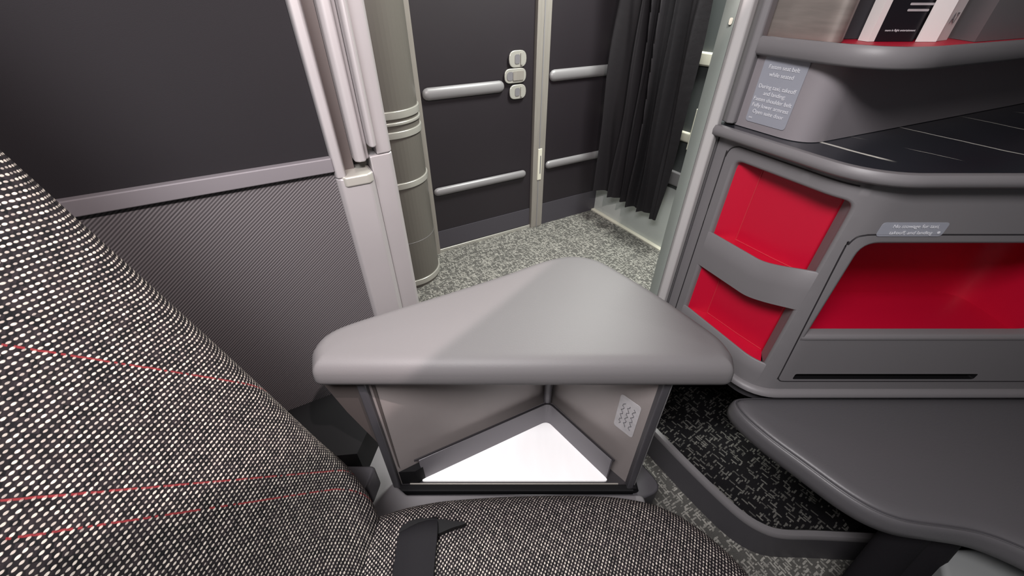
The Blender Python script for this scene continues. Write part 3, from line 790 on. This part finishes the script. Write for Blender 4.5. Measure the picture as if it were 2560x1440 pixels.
# red pocket interior: back wall as a chord of its own, sides, floors
def redbox(name, s0, s1, z0, z1):
    ctrl = [(s0+0.001, -0.007), (s0+0.040, -0.040), (s0+(s1-s0)*0.55, -0.046), (s1-0.050, -0.052), (s1-0.028, -0.052), (s1-0.021, -0.045)]
    bk = rpoly([pt(a, b2) for a, b2 in ctrl], [0, 0.004, 0, 0.02, 0.012, 0], 5)[0:]
    front = [pt(s1-0.009-(s1-s0-0.010)*i/12, -0.007) for i in range(13)]
    pl_ = bk+front; n = len(pl_); nb = len(bk)
    V = [Vector((p.x, p.y, z)) for z in (z0, z1) for p in pl_]
    F = [list(range(n)), list(range(n, 2*n))]
    for i in range(0, nb-1): F.append([i, (i+1) % n, n+(i+1) % n, n+i])
    o = meshobj(name, V, F, M['red'], con)
    smooth(o, 25)
    rt = [pt(s1-0.021, -0.044), pt(s1-0.021, -0.050), pt(s1-0.003, -0.050), pt(s1-0.005, -0.010)]
    prism('pocket_return', [tuple(p) for p in rt], z0, z1, M['plastic'], con)
    tube('lining_glint', [Vector((p.x, p.y, z0+0.001)) for p in bk[1:-4]], 0.0012, M['red_glint'], o, 6)  # thin tube drawn as the bright highlight along the seam
    c = bk[3]; tube('lining_glint', [Vector((c.x-0.0005, c.y, z0+0.001)), Vector((c.x-0.0005, c.y, z1))], 0.0010, M['red_glint'], o, 6)
    return o
b1t = [s_of(1765, 577), s_of(1900, 655), s_of(2035, 680)]; b1b = [s_of(1742, 662), s_of(1870, 745), s_of(1990, 765)]
zb1t = 0.7445; zb1b = 0.662
print('bands', b1t, b1b)
zb2t = s_of(1900, 905).y
print('zb2', zb2t)
redbox('pocket_lining', sa, sb, zb1t-0.010, zt+0.004)
redbox('pocket_lining', sa, sb, zb2t-0.010, zb1b+0.02)
def bandlip(z0, z1, rise=0.0):
    n = 60; th = 0.005; rings = []
    for i in range(n+1):
        s = sa+0.0005+(sb-sa-0.001)*i/n
        f = max(0.0, min(1.0, (s-sa-(sb-sa)*0.52)/((sb-sa)*0.48))); dz = rise*(f*f*(3-2*f))
        prof = [(-th, z0), (0, z0), (0.001, (z0+z1)/2), (0, z1-0.001), (-0.001, z1), (-th+0.001, z1), (-th, z1-0.001)]
        rings.append([P3(s, z+dz, off) for off, z in prof])
    return loft('pocket_lip', rings, M['plastic'], con)
bandlip(zb1b, zb1t, 0.026); bandlip(zbm+0.0005, zb2t)
# large niche
def nichebox():
    dep = 0.16; s0, s1 = ns+0.004, ne-0.004
    a0, a1 = pt(s0, -0.016), pt(s1, -0.016)
    V = []; z0, z1 = nzb+0.004-0.03, nzt-0.004
    P_ = [Vector((a0.x, a0.y)), Vector((a1.x, a1.y)), Vector((a1.x, a1.y+dep)), Vector((a0.x+0.0, a0.y+dep))]
    P_ = rpoly(P_, [0, 0, 0.05, 0.03], 6); n = len(P_)
    V = [Vector((p.x, p.y, z)) for z in (z0, z1) for p in P_]
    F = [list(range(n)), list(range(n, 2*n))]+[[i, (i+1) % n, n+(i+1) % n, n+i] for i in range(1, n)]
    o = meshobj('niche_lining', V, F, M['red'], con); smooth(o, 30)
nichebox()
# raised drop panel below the niche, with its seam
sO = s_of(1945, 940).x
seam = rpoly([(sO+0.004, zpan-0.004), (SL-0.1, zpan-0.004), (SL-0.1, nzb), (SL-0.1, nzt+0.012), (ns-0.016, nzt+0.012)], [0.012, 0, 0, 0, 0.03], 6)
pts3 = [P3(p.x, p.y, 0.0004) for p in seam if p.x < SL-0.11]
# order: run from lower right round the left side to upper right
lo = [P3(s, zpan-0.004, 0.0002) for s in [SL-0.12-(SL-0.12-sO-0.02)*k/30 for k in range(31)]]
cr = [P3(p.x, p.y, 0.0002) for p in catmull([Vector((sO+0.02, zpan-0.004)), Vector((sO+0.009, zpan-0.002)), Vector((sO+0.002, zpan+0.008)), Vector((sO+0.001, zpan+0.030)), Vector((ns-0.017, nzt-0.03)), Vector((ns-0.0155, nzt-0.008)), Vector((ns-0.010, nzt+0.006)), Vector((ns+0.002, nzt+0.0112))], 6)]
up = [P3(s, nzt+0.012, 0.0002) for s in [ns+0.014+(SL-0.12-ns-0.014)*k/30 for k in range(31)]]
tube('panel_seam', lo+cr+up, 0.0011, M['bin_dark'], con, 6)
# lip along the bottom of the niche
n = 40; rings = []
for i in range(n+1):
    s = ns-0.002+(ne-ns)*i/n
    rings.append([P3(s, z, o_) for o_, z in ((-0.010, nzb-0.006), (0.0004, nzb-0.006), (0.002, nzb-0.003), (0.0015, nzb+0.001), (-0.004, nzb+0.002), (-0.010, nzb))])
loft('niche_lip', rings, M['plastic'], con)
# upper frame line around pockets
fr = [P3(p.x, p.y, 0.0006) for p in catmull([Vector((sa-0.018, zbm+0.0)), Vector((sa-0.018, zt-0.03)), Vector((sa-0.017, zt-0.004)), Vector((sa-0.011, zt+0.012)), Vector((sa+0.002, zt+0.019)), Vector((sa+0.02, zt+0.020)), Vector(((sa+sb)/2, zt+0.020)), Vector((sb-0.01, zt+0.020))], 8)]
tube('frame_seam', fr, 0.0010, M['bin_dark'], con, 6)
# bottom ledge and lower body
def band_along(name, prof, m, s0=0.0, s1=None, n=90):
    s1 = SL if s1 is None else s1
    return loft(name, [[P3(s0+(s1-s0)*i/n, z, o_) for o_, z in prof] for i in range(n+1)], m, con)
band_along('bottom_ledge', [(-0.03, 0.462), (0.008, 0.462), (0.013, 0.466), (0.013, 0.472), (0.008, 0.477), (0.002, 0.479), (-0.001, 0.479), (-0.03, 0.478)], M['plastic'])
band_along('lower_body', [(-0.012, 0.428), (-0.012, 0.461), (-0.05, 0.461), (-0.05, 0.428)], M['plastic_dark'])
# worktop: marble with a plastic edge
edge = [pt(SL*i/120, 0.012) for i in range(121)]
mb = [Vector((p.x, p.y)) for p in edge]+[Vector((1.30, 1.05)), Vector((0.60, 1.0)), Vector((0.43, 0.86))]
prism('marble_worktop', [tuple(p) for p in mb], 0.938, 0.950, M['marble'], con)
band_along('worktop_edge', [(0.004, 0.934), (0.020, 0.934), (0.025, 0.938), (0.026, 0.946), (0.022, 0.9525), (0.014, 0.9535), (0.010, 0.9515), (0.010, 0.938)], M['plastic'])
# end panel facing the aisle
prism('end_panel', [(0.400, 0.782), (0.60, 0.905), (0.60, 0.92), (0.397, 0.797)], 0.462, 0.937, M['plastic'], con)
# upper block between worktop and tray
U0 = Vector((0.412, 0.80)); UC = Vector((0.478, 0.652)); UE = UC+Vector((math.cos(math.radians(24.3)), math.sin(math.radians(24.3))))*0.9
q0 = hit_z(1905, 340, 0.952); 
up_ = [U0]+rpoly([U0, UC, UE], [0, 0.05, 0], 10)[1:-1]+[UE]
hit1 = hit_z(1960, 345, 0.952); hit2 = hit_z(2560, 238, 0.952); print('upper block base', q0, hit1, hit2)
blk = [tuple(p) for p in up_]+[(1.2, 1.35), (0.56, 1.0)]
o = prism('upper_block', blk, 0.951, 1.068, M['block'], con); smooth(o, 30)
# literature tray above
T0 = Vector((0.417, 0.775)); TC = Vector((0.492, 0.575)); TE = TC+Vector((math.cos(math.radians(24)), math.sin(math.radians(24))))*0.9
tp_ = resample([T0]+rpoly([T0, TC, TE], [0, 0.09, 0], 14)[1:-1]+[TE], 140, closed=False)
def tpt(i, off):
    t = (tp_[min(i+1, 139)]-tp_[max(i-1, 0)]).normalized(); n = Vector((-t.y, t.x)); n = n if n.dot(-tp_[i]) > 0 else -n
    return tp_[i]+n*off
prism('tray_floor', [tuple(tpt(i, -0.004)) for i in range(140)]+[(1.2, 1.35), (0.56, 1.0)], 1.0685, 1.0885, M['red'], con)
loft('tray_rim', [[Vector((*tpt(i, o_), z)) for o_, z in ((-0.008, 1.066), (0.004, 1.066), (0.008, 1.070), (0.008, 1.088), (0.004, 1.093), (-0.003, 1.093), (-0.007, 1.089))] for i in range(140)], M['plastic'], con)
# rear of the tray: brushed bronze panel on the left, grey panel right
ba = Vector((0.435, 0.80)); bb = hit_z(2215, 60, 1.12); 
prism('bronze_panel', [tuple(p) for p in rpoly([Vector(q) for q in [(0.430, 0.79), (0.490, 0.685), (0.530, 0.74), (0.475, 0.83)]], [0, 0.03, 0.02, 0], 6)], 1.089, 1.45, M['brushed'], con, b=0.001)
prism('tray_back', [(0.50, 0.765), (0.715, 0.765), (0.735, 0.79), (0.50, 0.79)], 1.089, 1.45, M['plastic_dark'], con)
prism('grey_back_panel', [(0.716, 0.714), (1.3, 0.974), (1.3, 1.06), (0.74, 0.80)], 1.089, 1.45, M['plastic'], con)
# jamb at the aisle end of the console
j2 = empty('console_door_jamb', (0, 0, 0), 'pale grey suite door jamb at the aisle end of the console', 'door jamb')
JB = [(0.395, 0.777), (0.383, 0.768), (0.370, 0.776), (0.372, 0.82), (0.395, 0.842)]
prism('jamb_face', JB, 0.0, 1.5, M['jamb'], j2, b=0.003)
prism('aisle_strip', [(0.369, 0.785), (0.364, 0.800), (0.366, 0.83), (0.371, 0.83)], 0.0, 1.5, M['strip'], j2, b=0.001)
pts_plate('screw_head', (0.3645, 0.7885, 1.112), (0.45, -0.89, 0), Z, 0.006, 0.010, 0.003, 0.001, M['ivory'], j2)
prism('console_stile', [(0.402, 0.774), (0.412, 0.768), (0.428, 0.780), (0.428, 0.81), (0.402, 0.80)], 0.954, 1.5, M['plastic'], j2, b=0.003)

# stickers on the console
fd = (UC-U0).normalized(); ex = Vector((fd.x, fd.y, 0)); nf = ex.cross(Z)
if nf.y > 0: ex = -ex; nf = -nf
cst = hit_n(1940, 232, (nf.x, nf.y), nf.x*U0.x+nf.y*U0.y)
stk = pts_plate('safety_sticker', cst+nf*0.0006, ex, Z, 0.078, 0.104, 0.006, 0.0006, M['sticker'], con)
print('sticker', cst)
lines = [('Fasten seat belt', 0.036), ('while seated', 0.025), ('During taxi, takeoff', 0.006), ('and landing:', -0.004), ('Fasten shoulder belt', -0.014), ('Fully lower armrest', -0.024), ('Open suite door', -0.034)]
for s, dz in lines: text('sticker_text', s, cst+nf*0.0014+Z*dz, ex, Z, 0.0088, M['ink'], stk)
text('sticker_text', '0000', cst+nf*0.0014-Z*0.045-ex*0.030, ex, Z, 0.0035, M['ink'], stk)
c2 = s_of(2280, 573); p2 = P3(c2.x, c2.y, 0.0006)
st2 = pts_plate('stowage_sticker', p2, Vector((1, 0, 0)), Z, 0.102, 0.024, 0.006, 0.0006, M['sticker'], con)
text('sticker_text', 'No stowage for taxi,', p2+Vector((0.002, -0.0008, 0.0055)), (1, 0, 0), Z, 0.0085, M['ink'], st2)
text('sticker_text', 'takeoff, and landing', p2+Vector((0, -0.0008, -0.0055)), (1, 0, 0), Z, 0.0085, M['ink'], st2)
pts_plate('sticker_dot', p2+Vector((0.043, -0.0008, -0.005)), (1, 0, 0), Z, 0.004, 0.004, 0.002, 0.0005, M['ink'], st2)

# leaflets standing in the tray
zc_ = 1.089
kb = empty('leaflet', (0, 0, 0), 'black leaflet with white print standing in the literature tray', 'leaflet')
by = 0.722
prism('front_cover', [(0.566, by), (0.627, by), (0.627, by+0.003), (0.566, by+0.003)], zc_, zc_+0.20, M['card_black'], kb)
prism('inner_page', [(0.5535, by-0.004), (0.5655, by-0.001), (0.5655, by+0.002), (0.557, by+0.02), (0.5535, by+0.018)], zc_, zc_+0.20, M['card_white'], kb)
text('cover_text', 'more in flight entertainment', Vector((0.598, by-0.0004, zc_+0.0145)), (1, 0, 0), Z, 0.0041, M['ink'], kb)
for k, (w, x) in enumerate(((0.032, 0.610), (0.040, 0.614), (0.044, 0.616), (0.042, 0.617))):
    pts_plate('cover_print', Vector((x, by-0.0006, zc_+0.0400+0.0075*k)), (1, 0, 0), Z, w, 0.0030, 0.0012, 0.0004, M['sticker_light'], kb)
kw = empty('leaflet', (0, 0, 0), 'white folded leaflet with a small grey mark, right of the black leaflet', 'leaflet')
prism('front_cover', [(0.628, by-0.006), (0.658, by-0.006), (0.664, by+0.002), (0.661, by+0.004), (0.656, by-0.003), (0.628, by-0.003)], zc_, 1.29, M['card_white'], kw)
prism('back_cover', [(0.665, by+0.002), (0.703, by+0.026), (0.701, by+0.029), (0.6625, by+0.005)], zc_, 1.29, M['card_white'], kw)
text('cover_mark', 'A7', Vector((0.683, by+0.0125, 1.118)), (0.85, 0.53, 0), Z, 0.020, M['ink_dark'], kw)

# ------------------------------------------------------------------ footwell riser with its carpet
fw = empty('footwell', (0, 0, 0), 'low carpeted footwell with a moulded grey rim, under the console and ottoman', 'footwell')
rz = 0.10
rp = [(1622, 1062), (1700, 1143), (1780, 1222), (1850, 1285), (1905, 1320), (1960, 1337), (2060, 1341)]
R_ = [hit_z(u, v, rz) for u, v in rp]; R_ = [Vector((p.x, p.y)) for p in R_]
R_ = [R_[0]+Vector((-0.002, 0.10))]+[R_[0]+Vector((-0.008, 0.02))]+R_+[Vector((1.0, R_[-1].y-0.01)), Vector((1.3, R_[-1].y-0.01))]
cv = resample(catmull(R_, 8), 110, closed=False)
def cvo(i, off):
    t = (cv[min(i+1, 109)]-cv[max(i-1, 0)]).normalized(); n = Vector((-t.y, t.x)); n = n if n.x*0.5+n.y*0.9 > 0 else -n
    return cv[i]+n*off      # + is inwards
loft('rim_shade_side', [[Vector((*cvo(i, o_), z)) for o_, z in ((-0.012, 0.0), (-0.003, rz-0.016), (0.004, rz-0.014), (0.004, 0.0))] for i in range(110)], M['plastic_dark'], fw)  # outer face of the rim, its shade put into a darker plastic
loft('rim', [[Vector((*cvo(i, o_), z)) for o_, z in ((-0.003, rz-0.0155), (-0.004, rz-0.006), (0.0, rz), (0.012, rz+0.001), (0.017, rz-0.006), (0.019, 0.05), (0.006, 0.05), (0.005, rz-0.0155))] for i in range(110)], M['plastic'], fw)
prism('carpet', [tuple(cvo(i, 0.02)) for i in range(110)]+[(1.3, 1.0), (0.45, 1.0)], 0.001, 0.055, M['carpet_shade'], fw)
prism('back_wall', [(0.40, 0.88), (1.3, 0.88), (1.3, 0.90), (0.40, 0.90)], 0.056, 0.427, M['black'], fw)
prism('side_wall', [(0.415, 0.80), (0.43, 0.80), (0.43, 0.879), (0.415, 0.879)], 0.056, 0.427, M['plastic_dark'], fw)

# ------------------------------------------------------------------ ottoman
ot = empty('ottoman', (0, 0, 0), 'dark grey leather ottoman cushion in front of the console', 'ottoman')
zo = 0.452
op = [(1822, 1008), (1850, 1045), (1920, 1105), (2010, 1170), (2100, 1238), (2180, 1288), (2260, 1318), (2360, 1330), (2460, 1345), (2560, 1385)]
O_ = [hit_z(u, v, zo-0.012) for u, v in op]; O_ = [Vector((p.x, p.y)) for p in O_]
O_ = [O_[0]+Vector((0.0, 0.0))]+O_[1:]+[Vector((0.90, 0.17)), Vector((1.22, 0.17)), Vector((1.22, 0.543))]
O_ = [Vector((O_[0].x+0.006, 0.543))]+O_
ol = resample(rpoly(O_, [0.012]+[0.0]*(len(O_)-3)+[0.06, 0.06], 8), 240)
for _ in range(8): ol = [(ol[i-1]+ol[i]*2+ol[(i+1) % len(ol)])/4 for i in range(len(ol))]
for _ in range(2): ol = [(ol[i-1]+ol[i]*2+ol[(i+1) % len(ol)])/4 for i in range(len(ol))]
def otprof(d):
    k = min(d, 0.030); h = 0.036+0.019*math.sqrt(max(0.0, 1-(1-k/0.030)**2))
    h -= 0.004*math.exp(-((d-0.008)/0.0016)**2)
    return h+0.004*(1-math.exp(-max(0, d-0.03)/0.06))
cushion('cushion', ol, otprof, zo-0.055, M['leather_dark'], ot, side=((0.0015, 0.024), (0.0, 0.008), (-0.012, 0.0)), rings_at=(0.001, 0.003, 0.005, 0.0065, 0.0075, 0.0085, 0.0095, 0.011, 0.014, 0.018, 0.024, 0.030, 0.037))
pp = [Vector((p.x, p.y, zo-0.0060)) for p in offset2(ol, -0.008)]; tube('piping', pp+[pp[0]], 0.0012, M['plastic_dark'], ot, 6)
prism('pan', [tuple(p) for p in offset2(ol, -0.035)], zo-0.085, zo-0.056, M['black'], ot)
prism('leg', [(0.86, 0.42), (0.96, 0.42), (0.96, 0.49), (0.86, 0.49)], 0.06, zo-0.086, M['black'], ot)
# strap-like brackets and pale pedestal seen at the lower right
tube('bracket', [Vector((0.69, 0.235, 0.0)), Vector((0.75, 0.32, zo-0.09))], 0.028, M['strap'], ot, 14, flat=(0.032, 0.018))
tube('bracket', [Vector((0.76, 0.22, 0.0)), Vector((0.80, 0.31, zo-0.09))], 0.028, M['strap'], ot, 14, flat=(0.03, 0.018))
ped = prism('base_moulding', rpoly([Vector(p) for p in [(0.70, 0.12), (0.82, 0.30), (1.2, 0.30), (1.2, -0.1), (0.72, -0.1)]], 0.04, 5), 0.0, 0.30, M['pedestal'], ot, b=0.01)
ped['label'] = 'pale grey base moulding'
# wall closing the suite beyond the ottoman
wr = prism('wall_front', [(1.31, -0.4), (1.34, -0.4), (1.34, 1.2), (1.31, 1.2)], 0.0, 1.45, M['plastic_dark']); struct(wr)
